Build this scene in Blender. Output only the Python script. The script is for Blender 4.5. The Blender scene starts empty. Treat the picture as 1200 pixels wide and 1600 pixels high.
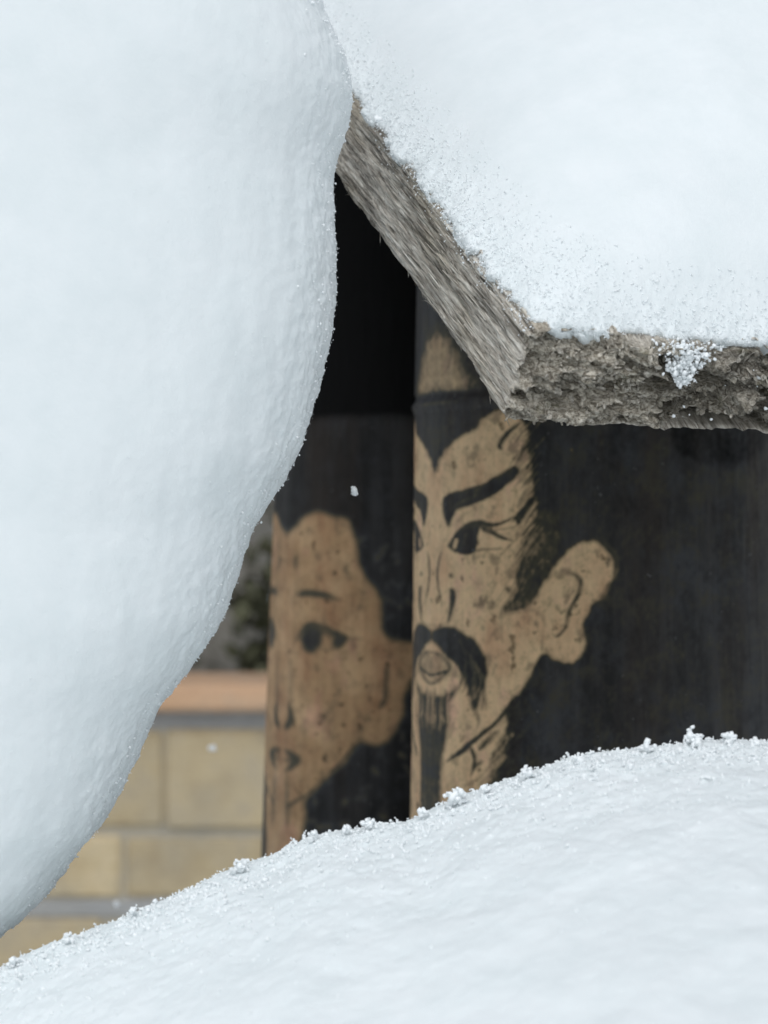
import bpy, math
import numpy as np
from mathutils import Matrix, Vector

rng = np.random.default_rng(7)
scene = bpy.context.scene
COL = scene.collection

# ------------------------------------------------------------------ camera, sky, sun, exposure
H = 0.62                       # eye height (m) above the snowy ground
F = 3400.0                     # focal length in photo pixels (1200 x 1600 frame)
cam_d = bpy.data.cameras.new('camera')
cam_d.sensor_fit = 'VERTICAL'
cam_d.sensor_height = 36.0
cam_d.sensor_width = 27.0
cam_d.lens = 36.0 * F / 1600.0
cam_d.clip_start = 0.02
cam_d.clip_end = 300
cam_d.dof.use_dof = True
cam_d.dof.focus_distance = 0.665
cam_d.dof.aperture_fstop = 16.0
cam = bpy.data.objects.new('camera', cam_d)
cam.location = (0, 0, H)
cam.rotation_euler = (math.radians(90), 0, 0)
COL.objects.link(cam)
scene.camera = cam

SUN_EL, SUN_AZ = 50.0, 188.0   # compass style: 180 = behind the camera
world = bpy.data.worlds.new('World')
scene.world = world
world.use_nodes = True
wn, wl = world.node_tree.nodes, world.node_tree.links
sky = wn.new('ShaderNodeTexSky')
sky.sky_type = 'NISHITA'
sky.sun_disc = False
sky.sun_elevation = math.radians(SUN_EL)
sky.sun_rotation = math.radians(SUN_AZ)
sky.air_density = 1.0
sky.dust_density = 1.0
sky.ozone_density = 1.0
hs = wn.new('ShaderNodeHueSaturation')
hs.inputs['Saturation'].default_value = 0.30      # grey snow cloud, not a blue sky
wl.new(sky.outputs[0], hs.inputs['Color'])
bg = wn['Background']
bg.inputs['Strength'].default_value = 0.08
wl.new(hs.outputs[0], bg.inputs['Color'])

sun_d = bpy.data.lights.new('sun', 'SUN')
sun_d.energy = 1.2
sun_d.angle = math.radians(50)
sun_d.color = (0.96, 0.985, 1.0)
sun = bpy.data.objects.new('sun', sun_d)
az, el = math.radians(SUN_AZ), math.radians(SUN_EL)
sdir = Vector((math.sin(az) * math.cos(el), math.cos(az) * math.cos(el), math.sin(el)))
sun.rotation_euler = sdir.to_track_quat('Z', 'Y').to_euler()
sun.location = sdir * 5
COL.objects.link(sun)

scene.view_settings.view_transform = 'Standard'
scene.view_settings.look = 'None'
scene.view_settings.gamma = 1
scene.view_settings.use_curve_mapping = False
scene.view_settings.exposure = 0.46
scene.render.engine = 'CYCLES'
scene.cycles.max_bounces = 5
scene.cycles.diffuse_bounces = 4
scene.cycles.glossy_bounces = 1
scene.cycles.transmission_bounces = 0
scene.cycles.caustics_reflective = False
scene.cycles.caustics_refractive = False
scene.cycles.adaptive_threshold = 0.02
scene.cycles.use_denoising = True


def at(px, py, d):
    """point seen at photo pixel (px, py) at depth d"""
    return np.array([(px - 600.0) * d / F, d, H - (py - 800.0) * d / F])


# ------------------------------------------------------------------ noise
_perm = rng.permutation(256)
_perm = np.concatenate([_perm, _perm, _perm])
_g = rng.normal(size=(256, 3))
_g /= np.linalg.norm(_g, axis=1)[:, None]
_g = _g.astype(np.float32)
_perm = _perm.astype(np.int32)


def pnoise(p):
    fl = np.floor(p)
    i = fl.astype(np.int32)
    f = (p - fl).astype(np.float32)
    i &= 255
    w = f * f * f * (f * (f * 6 - 15) + 10)
    out = np.zeros(len(p), np.float32)
    for dx in (0, 1):
        for dy in (0, 1):
            for dz in (0, 1):
                h = _perm[_perm[_perm[(i[:, 0] + dx) & 255] + ((i[:, 1] + dy) & 255)] + ((i[:, 2] + dz) & 255)]
                g = _g[h]
                d = g[:, 0] * (f[:, 0] - dx) + g[:, 1] * (f[:, 1] - dy) + g[:, 2] * (f[:, 2] - dz)
                out += d * (w[:, 0] if dx else 1 - w[:, 0]) * (w[:, 1] if dy else 1 - w[:, 1]) * (w[:, 2] if dz else 1 - w[:, 2])
    return out * 1.5


_rot = np.linalg.qr(np.array([[0.61, 0.47, -0.52], [-0.33, 0.78, 0.41], [0.72, -0.29, 0.66]]))[0]     # keeps the lattice off the axes


def noise(P, scale, off=0.0, stretch=(1, 1, 1)):
    """P (...,3) in metres, scale = feature size in metres"""
    q = (P.reshape(-1, 3) / (scale * np.array(stretch))) @ _rot + off
    return pnoise(q).reshape(P.shape[:-1])


def fbm(P, scale, octv=3, off=0.0, stretch=(1, 1, 1), gain=0.5):
    o, a = 0, 1.0
    for k in range(octv):
        o = o + a * noise(P, scale / 2 ** k, off + 17.3 * k, stretch)
        a *= gain
    return o


def smooth(a, b, x):
    t = np.clip((x - a) / (b - a), 0, 1)
    return t * t * (3 - 2 * t)


# ------------------------------------------------------------------ mesh helpers
def mesh_from(name, V, faces):
    """V (n,3), faces (k,3 or 4) int"""
    me = bpy.data.meshes.new(name)
    V = np.ascontiguousarray(V, dtype=np.float32)
    faces = np.ascontiguousarray(faces, dtype=np.int32)
    k, n = faces.shape
    me.vertices.add(len(V))
    me.vertices.foreach_set('co', V.ravel())
    me.loops.add(k * n)
    me.loops.foreach_set('vertex_index', faces.ravel())
    me.polygons.add(k)
    me.polygons.foreach_set('loop_start', np.arange(0, k * n, n, dtype=np.int32))
    me.polygons.foreach_set('use_smooth', np.ones(k, dtype=bool))
    me.update(calc_edges=True)
    return me


def grid_faces(n, m, wrap=False, off=0):
    I, J = np.meshgrid(np.arange(n - 1), np.arange(m if wrap else m - 1), indexing='ij')
    J2 = (J + 1) % m
    return np.stack([I * m + J, I * m + J2, (I + 1) * m + J2, (I + 1) * m + J], -1).reshape(-1, 4) + off


def grid_normals(P, wrap=False):
    if wrap:
        Q = np.concatenate([P[:, -1:], P, P[:, :1]], 1)
        dv = (Q[:, 2:] - Q[:, :-2])
    else:
        dv = np.gradient(P, axis=1)
    du = np.gradient(P, axis=0)
    n = np.cross(du, dv)
    return n / (np.linalg.norm(n, axis=-1, keepdims=True) + 1e-12)


def obj(name, me, mat, parent=None, label=None, cat=None, group=None, kind=None, loc=None):
    o = bpy.data.objects.new(name, me)
    COL.objects.link(o)
    if me is not None and mat is not None and not me.materials:
        me.materials.append(mat)
    if parent is not None:
        o.parent = parent
    if loc is not None:
        o.location = loc
    if label: o['label'] = label
    if cat: o['category'] = cat
    if group: o['group'] = group
    if kind: o['kind'] = kind
    return o


# ------------------------------------------------------------------ material helpers
def mat(name):
    m = bpy.data.materials.new(name)
    m.use_nodes = True
    nt = m.node_tree
    return m, nt.nodes, nt.links, nt.nodes['Principled BSDF']


def nnoise(n, l, vec, scale, detail=3, rough=0.6, stretch=None, dist=0.0):
    if stretch is not None:
        mp = n.new('ShaderNodeMapping')
        mp.inputs['Scale'].default_value = stretch
        l.new(vec, mp.inputs['Vector'])
        vec = mp.outputs[0]
    t = n.new('ShaderNodeTexNoise')
    t.inputs['Scale'].default_value = scale
    t.inputs['Detail'].default_value = detail
    t.inputs['Roughness'].default_value = rough
    t.inputs['Distortion'].default_value = dist
    l.new(vec, t.inputs['Vector'])
    return t.outputs['Fac']


def ramp(n, l, fac, stops):
    r = n.new('ShaderNodeValToRGB')
    while len(r.color_ramp.elements) < len(stops):
        r.color_ramp.elements.new(0.5)
    for e, (p, c) in zip(r.color_ramp.elements, stops):
        e.position = p
        e.color = (c, c, c, 1) if isinstance(c, (int, float)) else (*c, 1)
    l.new(fac, r.inputs[0])
    return r.outputs['Color']


def mixc(n, l, fac, a, b, mode='MIX'):
    x = n.new('ShaderNodeMix')
    x.data_type = 'RGBA'
    x.blend_type = mode
    for s, v in ((x.inputs[0], fac), (x.inputs[6], a), (x.inputs[7], b)):
        if isinstance(v, (int, float)):
            s.default_value = v
        elif isinstance(v, tuple):
            s.default_value = (*v, 1)
        else:
            l.new(v, s)
    return x.outputs[2]


def bump(n, l, h, strength, dist, normal=None):
    b = n.new('ShaderNodeBump')
    b.inputs['Strength'].default_value = strength
    b.inputs['Distance'].default_value = dist
    l.new(h, b.inputs['Height'])
    if normal is not None:
        l.new(normal, b.inputs['Normal'])
    return b.outputs[0]


def objcoord(n):
    return n.new('ShaderNodeTexCoord').outputs['Object']


def snow_material():
    m, n, l, p = mat('snow')
    oc = objcoord(n)
    t = nnoise(n, l, oc, 60, 4, 0.6)
    c = ramp(n, l, t, [(0.3, (0.745, 0.795, 0.805)), (0.7, (0.80, 0.84, 0.85))])
    l.new(c, p.inputs['Base Color'])
    p.inputs['Roughness'].default_value = 0.65
    p.inputs['Specular IOR Level'].default_value = 0.25
    p.inputs['Subsurface Weight'].default_value = 0.0
    p.inputs['Subsurface Radius'].default_value = (1.0, 1.0, 1.1)
    p.inputs['Subsurface Scale'].default_value = 0.0022
    h = nnoise(n, l, oc, 900, 4, 0.7)
    l.new(bump(n, l, h, 0.26, 0.0005), p.inputs['Normal'])
    return m


def crystal_material():
    m, n, l, p = mat('snow_crystal')
    p.inputs['Base Color'].default_value = (0.88, 0.91, 0.92, 1)
    p.inputs['Roughness'].default_value = 0.5
    p.inputs['Specular IOR Level'].default_value = 0.3
    return m


SNOW = snow_material()
CRYSTAL = crystal_material()

# ------------------------------------------------------------------ ground
def build_ground():
    n = 120
    xs = np.concatenate([-np.geomspace(60, 0.05, n // 2), np.geomspace(0.05, 60, n // 2)])
    ys = np.concatenate([-np.geomspace(20, 0.05, 40), np.geomspace(0.05, 90, n)]) + 1.0
    X, Y = np.meshgrid(xs, ys, indexing='ij')
    P = np.stack([X, Y, np.zeros_like(X)], -1)
    P[..., 2] = 0.02 * fbm(P, 0.5, 4, 3.1) - 0.01
    me = mesh_from('ground', P.reshape(-1, 3), grid_faces(len(xs), len(ys))[:, ::-1].copy())
    obj('ground', me, SNOW, kind='structure', label='snow covered garden ground', cat='ground')


build_ground()

# ------------------------------------------------------------------ low brick wall behind
WD = 2.8


def brick_material(name, c0, c1, c2):
    m, n, l, p = mat(name)
    oc = objcoord(n)
    oi = n.new('ShaderNodeObjectInfo')
    add = n.new('ShaderNodeVectorMath'); add.operation = 'ADD'
    l.new(oc, add.inputs[0]); l.new(oi.outputs['Location'], add.inputs[1])
    a = nnoise(n, l, add.outputs[0], 14, 4, 0.6)
    c = ramp(n, l, a, [(0.3, c0), (0.5, c1), (0.7, c2)])
    rnd = n.new('ShaderNodeMapRange'); rnd.inputs['To Min'].default_value = 0.84; rnd.inputs['To Max'].default_value = 1.12
    l.new(oi.outputs['Random'], rnd.inputs['Value'])
    rc = n.new('ShaderNodeCombineColor')
    for k in range(3):
        l.new(rnd.outputs[0], rc.inputs[k])
    c = mixc(n, l, 1.0, c, rc.outputs[0], 'MULTIPLY')
    st = nnoise(n, l, add.outputs[0], 5, 3, 0.6)
    c = mixc(n, l, ramp(n, l, st, [(0.5, 0.0), (0.68, 0.55)]), c, (0.25, 0.24, 0.21))
    b = nnoise(n, l, add.outputs[0], 160, 3, 0.7)
    s = ramp(n, l, b, [(0.3, 0.75), (0.6, 1.0)])
    c = mixc(n, l, 0.7, c, s, 'MULTIPLY')
    l.new(c, p.inputs['Base Color'])
    p.inputs['Roughness'].default_value = 0.9
    l.new(bump(n, l, b, 0.5, 0.003), p.inputs['Normal'])
    return m


def soft_box(sx, sy, sz, bev, seed):
    """bevelled, slightly uneven block (26 quads)"""
    import bmesh
    bm = bmesh.new()
    bmesh.ops.create_cube(bm, size=1.0)
    r = np.random.default_rng(seed)
    for v in bm.verts:
        v.co = Vector((v.co.x * sx, v.co.y * sy, v.co.z * sz)) + Vector(r.uniform(-1, 1, 3) * bev * 0.35)
    bmesh.ops.bevel(bm, geom=list(bm.edges), offset=bev, segments=1, affect='EDGES')
    me = bpy.data.meshes.new('brick')
    bm.to_mesh(me)
    bm.free()
    return me


def build_wall():
    BR = brick_material('yellow_brick', (0.41, 0.32, 0.19), (0.50, 0.405, 0.255), (0.45, 0.38, 0.27))
    CP = brick_material('salmon_coping', (0.46, 0.285, 0.170), (0.55, 0.350, 0.215), (0.50, 0.35, 0.235))
    MO = brick_material('grey_mortar', (0.33, 0.295, 0.225), (0.38, 0.34, 0.27), (0.35, 0.32, 0.26))
    s = WD / F
    zof = lambda py: H - (py - 800) * s
    root = bpy.data.objects.new('brick_wall', None)
    COL.objects.link(root)
    root.location = (-0.1, WD, 0)
    root['label'] = 'low yellow brick garden wall with salmon coping, blurred behind the posts'
    root['category'] = 'wall'; root['kind'] = 'thing'
    x0, x1 = -1.4, 1.3
    ztop = zof(1106)
    me = soft_box(x1 - x0, 0.14, ztop - 0.0, 0.004, 1)
    obj('mortar', me, MO, root, loc=((x0 + x1) / 2 + 0.1, 0.065, ztop / 2))
    bd = brick_material('cement_bed', (0.33, 0.33, 0.325), (0.37, 0.37, 0.365), (0.40, 0.40, 0.395))
    for ta, tb in ((1107, 1138), (1404, 1432)):
        obj('cement_band', soft_box(x1 - x0 - 0.02, 0.03, zof(ta) - zof(tb), 0.003, ta), bd, root, loc=((x0 + x1) / 2 + 0.1, 0.007, zof((ta + tb) / 2)))
    # courses: top px, bottom px, brick length, phase
    courses = [(1141, 1291, 0.30, -0.222 - 0.30 * 2), (1304, 1400, 0.36, -0.335 - 0.36 * 2), (1435, 1540, 0.30, -0.30 - 0.30 * 2),
               (1553, 1650, 0.36, -0.25 - 0.36 * 2)]
    k = 0
    for (t, b, L, ph) in courses:
        zt, zb = zof(t - 1), zof(b + 2)
        meshes = [soft_box(L - 0.003, 0.05, zt - zb, 0.006, 20 + k + q) for q in range(3)]
        for me in meshes:
            me.materials.append(BR)
        k += 10
        xx = ph - 0.36
        while xx < x1 - L:
            if xx > x0 - 0.05:
                obj('brick', meshes[rng.integers(3)], BR, root, loc=(xx + L / 2 + 0.1, 0.015 + rng.uniform(-0.002, 0.002), (zt + zb) / 2))
            xx += L
    zt, zb = zof(1066), zof(1107)
    L = 0.42
    meshes = [soft_box(L - 0.004, 0.22, zt - zb, 0.006, 70 + q) for q in range(3)]
    xx = x0 - 0.30
    q = 0
    while xx < x1:
        obj('coping_stone', meshes[q % 3], CP, root, loc=(xx + L / 2 + 0.1, 0.072, (zt + zb) / 2))
        xx += L
        q += 1


build_wall()

# ------------------------------------------------------------------ tree and shrub behind the wall
def tube(path, radii, sides=10, rough=0.0, off=0.0):
    path = np.array(path, float)
    n = len(path)
    T = np.gradient(path, axis=0)
    T /= np.linalg.norm(T, axis=1)[:, None]
    ref = np.array([0.0, 1.0, 0.0])
    A = np.cross(T, ref); A /= np.linalg.norm(A, axis=1)[:, None] + 1e-9
    B = np.cross(T, A)
    th = np.linspace(0, 2 * math.pi, sides, endpoint=False)
    P = path[:, None] + np.array(radii)[:, None, None] * (np.cos(th)[None, :, None] * A[:, None] + np.sin(th)[None, :, None] * B[:, None])
    if rough:
        N = P - path[:, None]
        N /= np.linalg.norm(N, axis=-1, keepdims=True) + 1e-9
        P = P + N * (rough * fbm(P, 0.03, 3, off, (1, 1, 4)))[..., None]
    return P.reshape(-1, 3), grid_faces(n, sides, True)


def join(parts):
    V, Fc, o = [], [], 0
    for v, f in parts:
        V.append(v); Fc.append(f + o); o += len(v)
    return np.concatenate(V), np.concatenate(Fc)


def interp_path(pts, n):
    pts = np.array(pts, float)
    t = np.linspace(0, len(pts) - 1, n)
    i = np.clip(np.floor(t).astype(int), 0, len(pts) - 2)
    f = (t - i)[:, None]
    p0 = pts[np.clip(i - 1, 0, len(pts) - 1)]; p1 = pts[i]; p2 = pts[i + 1]; p3 = pts[np.clip(i + 2, 0, len(pts) - 1)]
    return 0.5 * ((2 * p1) + (-p0 + p2) * f + (2 * p0 - 5 * p1 + 4 * p2 - p3) * f * f + (-p0 + 3 * p1 - 3 * p2 + p3) * f ** 3)


def leaves(centres, size, seed):
    r = np.random.default_rng(seed)
    n = len(centres)
    d = r.normal(size=(n, 3)); d /= np.linalg.norm(d, axis=1)[:, None]
    e = np.cross(d, r.normal(size=(n, 3))); e /= np.linalg.norm(e, axis=1)[:, None]
    nn = np.cross(d, e)
    L = size * r.uniform(0.6, 1.3, n)[:, None]
    W = L * 0.28
    V = np.stack([centres, centres + d * L * 0.45 + e * W + nn * L * 0.08, centres + d * L, centres + d * L * 0.45 - e * W + nn * L * 0.08], 1)
    return V.reshape(-1, 3), np.arange(n * 4).reshape(-1, 4)


def build_background():
    m, n, l, p = mat('grey_bark')
    oc = objcoord(n)
    a = nnoise(n, l, oc, 25, 5, 0.7, (1, 1, 0.25))
    l.new(ramp(n, l, a, [(0.3, (0.16, 0.145, 0.12)), (0.55, (0.33, 0.305, 0.265)), (0.75, (0.42, 0.40, 0.36))]), p.inputs['Base Color'])
    p.inputs['Roughness'].default_value = 0.9
    l.new(bump(n, l, a, 0.8, 0.02), p.inputs['Normal'])
    BARK = m
    m, n, l, p = mat('dark_evergreen_leaf')
    oc = objcoord(n)
    a = nnoise(n, l, oc, 9, 3, 0.6)
    l.new(ramp(n, l, a, [(0.3, (0.035, 0.038, 0.018)), (0.55, (0.075, 0.075, 0.038)), (0.75, (0.12, 0.115, 0.065))]), p.inputs['Base Color'])
    p.inputs['Roughness'].default_value = 0.7
    LEAF = m
    # tree: grey trunk that leans, behind the shrub
    root = bpy.data.objects.new('garden_tree', None); COL.objects.link(root)
    root.location = (-0.36, 3.95, 0)
    root['label'] = 'grey barked leaning tree standing behind the brick wall'; root['category'] = 'tree'
    path = interp_path([(-0.03, 0, -0.05), (0.0, 0, 0.3), (0.05, 0.02, 0.62), (0.10, 0.05, 0.95), (0.08, 0.1, 1.5), (0.2, 0.1, 2.3)], 60)
    V, f = tube(path, np.linspace(0.155, 0.06, 60), 28, 0.014, 2.0)
    obj('trunk', mesh_from('trunk', V, f), BARK, root)
    limbs = []
    tips = []
    r = np.random.default_rng(5)
    for k in range(9):
        b = path[30 + 3 * k]
        a = r.uniform(0, 6.28)
        e = b + np.array([math.cos(a) * r.uniform(0.5, 0.9), math.sin(a) * r.uniform(0.4, 0.8), r.uniform(0.3, 0.8)])
        limbs.append(tube(interp_path([b, (b + e) / 2 + r.normal(size=3) * 0.06, e], 10), np.linspace(0.04, 0.008, 10), 7))
        tips.append(e); tips.append((b + e) / 2)
    V, f = join(limbs)
    obj('limbs', mesh_from('limbs', V, f), BARK, root)
    c = np.concatenate([t + r.normal(size=(450, 3)) * np.array([0.22, 0.22, 0.16]) for t in tips])
    V, f = leaves(c, 0.05, 6)
    obj('crown', mesh_from('crown', V, f), LEAF, root)
    # shrub right behind the coping
    root = bpy.data.objects.new('evergreen_shrub', None); COL.objects.link(root)
    root.location = (-0.25, 3.35, 0)
    root['label'] = 'dark olive evergreen shrub growing just behind the brick wall'; root['category'] = 'shrub'
    stems, cs = [], []
    for k in range(26):
        x = r.uniform(-0.75, 0.75)
        y = r.uniform(-0.1, 0.25)
        lean = r.uniform(-0.1, 0.22)
        top = r.uniform(0.42, 0.60) + 0.25 * smooth(0.1, 0.6, abs(x - 0.05))
        pth = interp_path([(x, y, -0.02), (x + lean * 0.3, y, 0.3), (x + lean, y + r.uniform(-0.05, 0.05), top)], 14)
        stems.append(tube(pth, np.linspace(0.011, 0.005, 14), 6))
        for q in range(5, 14):
            cs.append(pth[q] + r.normal(size=(24, 3)) * 0.05)
    V, f = join(stems)
    obj('stems', mesh_from('stems', V, f), BARK, root)
    V, f = leaves(np.concatenate(cs), 0.045, 8)
    obj('foliage', mesh_from('foliage', V, f), LEAF, root)
    # a hedge closes the garden
    root = bpy.data.objects.new('clipped_hedge', None); COL.objects.link(root)
    root.location = (0, 6.2, 0)
    root['label'] = 'long dark hedge across the far end of the garden'; root['category'] = 'hedge'; root['kind'] = 'thing'
    c = np.stack([r.uniform(-4, 4, 16000), r.normal(size=16000) * 0.18, r.uniform(0, 1.7, 16000)], -1)
    V, f = leaves(c, 0.13, 9)
    obj('foliage', mesh_from('foliage', V, f), LEAF, root)
    st = [tube(interp_path([(x, 0, -0.02), (x + 0.05, 0, 0.8), (x, 0, 1.5)], 8), np.linspace(0.03, 0.01, 8), 6) for x in np.linspace(-3.9, 3.9, 14)]
    V, f = join(st)
    obj('stems', mesh_from('stems', V, f), BARK, root)


build_background()

# ------------------------------------------------------------------ ink drawings for the two bamboo posts
class Canvas:
    """ink mask drawn with brush strokes; 0 = bare bamboo, 1 = dark ink"""
    def __init__(s, x0, y0, x1, y1, ss=2):
        s.x0, s.y0, s.ss = x0, y0, ss
        s.w, s.h = int((x1 - x0) * ss), int((y1 - y0) * ss)
        s.a = np.ones((s.h, s.w))
        yy, xx = np.mgrid[0:s.h, 0:s.w]
        s.X = xx / ss + x0
        s.Y = yy / ss + y0
        # hand wobble and ink bleed of every edge
        P = np.stack([s.X, s.Y, np.zeros_like(s.X)], -1)[::2, ::2]
        up = lambda q: np.repeat(np.repeat(q, 2, 0), 2, 1)[:s.h, :s.w]
        s.wx = up(3.0 * fbm(P, 26.0, 2, 1.7) + 1.3 * fbm(P, 5.0, 2, 2.7))
        s.wy = up(3.0 * fbm(P, 26.0, 2, 9.1) + 1.3 * fbm(P, 5.0, 2, 5.7))
        s.grain = up(fbm(P, 7.0, 3, 3.7, (1, 1.6, 1), 0.65))
        s.cloud2 = up(fbm(P, 22.0, 4, 19.7, (1, 1.3, 1), 0.62))
        s.cloud = up(fbm(P, 45.0, 3, 13.7))

    def blur(s, m, r):
        k = max(1, int(round(r * s.ss)))
        if k < 2:
            return m
        for ax in (0, 1):
            for _ in range(2):
                c = np.cumsum(np.pad(m, [(k, k) if a == ax else (0, 0) for a in (0, 1)], mode='edge'), axis=ax)
                c = np.insert(c, 0, 0, axis=ax)
                n = m.shape[ax]
                hi = np.take(c, np.arange(n) + 2 * k, axis=ax)
                lo = np.take(c, np.arange(n), axis=ax)
                m = (hi - lo) / (2 * k)
        return m

    def box(s, pts, pad):
        p = np.array(pts, float)
        j0, j1 = int((p[:, 0].min() - pad - s.x0) * s.ss), int((p[:, 0].max() + pad - s.x0) * s.ss) + 1
        i0, i1 = int((p[:, 1].min() - pad - s.y0) * s.ss), int((p[:, 1].max() + pad - s.y0) * s.ss) + 1
        return slice(max(i0, 0), max(i1, 0)), slice(max(j0, 0), max(j1, 0))

    def fill(s, pts, val, blur=1.5, op=1.0, wob=1.0, curve=True):
        pts = np.array(pts, float)
        if curve:
            pts = interp_path(np.concatenate([pts, pts[:1]]), len(pts) * 5)
        sl = s.box(pts, 10 + 3 * blur)
        if s.a[sl].size == 0:
            return
        X = s.X[sl] + s.wx[sl] * wob
        Y = s.Y[sl] + s.wy[sl] * wob
        ins = np.zeros(X.shape, bool)
        n = len(pts)
        for i in range(n):
            xa, ya = pts[i]; xb, yb = pts[(i + 1) % n]
            if ya == yb:
                continue
            ins ^= ((ya > Y) != (yb > Y)) & (X < (xb - xa) * (Y - ya) / (yb - ya) + xa)
        m = s.blur(ins.astype(float), blur) * op
        s.a[sl] = s.a[sl] * (1 - m) + val * m

    def stroke(s, pts, w, val=1.0, op=0.9, soft=1.5, taper=(0.3, 0.3)):
        pts = np.array(pts, float)
        ln = np.linalg.norm(np.diff(pts, axis=0), axis=1).sum()
        n = max(5, int(ln * 0.8))
        pp = interp_path(pts, n)
        t = np.linspace(0, 1, n)
        ws = np.interp(t, np.linspace(0, 1, len(w)), w) if np.ndim(w) else np.full(n, float(w))
        ws = ws * np.minimum(1, taper[0] + (1 - taper[0]) * t / 0.2) * np.minimum(1, taper[1] + (1 - taper[1]) * (1 - t) / 0.2)
        soft = soft * 1.5
        sl = s.box(pp, ws.max() / 2 + soft + 4)
        if s.a[sl].size == 0:
            return
        X = s.X[sl] + 0.5 * s.wx[sl]; Y = s.Y[sl] + 0.5 * s.wy[sl]
        m = np.zeros_like(X)
        for (x, y), ww in zip(pp, ws):
            d = np.hypot(X - x, Y - y)
            m = np.maximum(m, 1 - np.clip((d - ww / 2) / soft + 0.5, 0, 1))
        m *= op
        s.a[sl] = s.a[sl] * (1 - m) + val * m

    def finish(s, amt=0.16, bleed=1.0, nose=0.0):
        """ink that bled along the fibres and wore thin in clouds"""
        a = s.a
        mid = np.clip(1 - np.abs(a - 0.5) * 2, 0, 1)
        bare = np.clip(1 - a * 2.5, 0, 1) * smooth(nose + 4, nose + 45, s.X)
        a = a + bare * (0.42 * smooth(0.20, 0.80, s.cloud2) + 0.28 * smooth(0.35, 0.9, s.grain) * smooth(-0.1, 0.4, s.cloud))
        a = a + s.grain * (0.16 * mid + 0.6 * amt * (a > 0.5)) + amt * 0.8 * s.cloud * (a > 0.4)
        s.a = s.blur(np.clip(a, 0, 1.45), bleed)

    def sample(s, x, y):
        u = np.clip((x - s.x0) * s.ss, 0, s.w - 1.001)
        v = np.clip((y - s.y0) * s.ss, 0, s.h - 1.001)
        i, j = v.astype(int), u.astype(int)
        f, g = v - i, u - j
        a = s.a
        return (a[i, j] * (1 - g) + a[i, j + 1] * g) * (1 - f) + (a[i + 1, j] * (1 - g) + a[i + 1, j + 1] * g) * f


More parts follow.
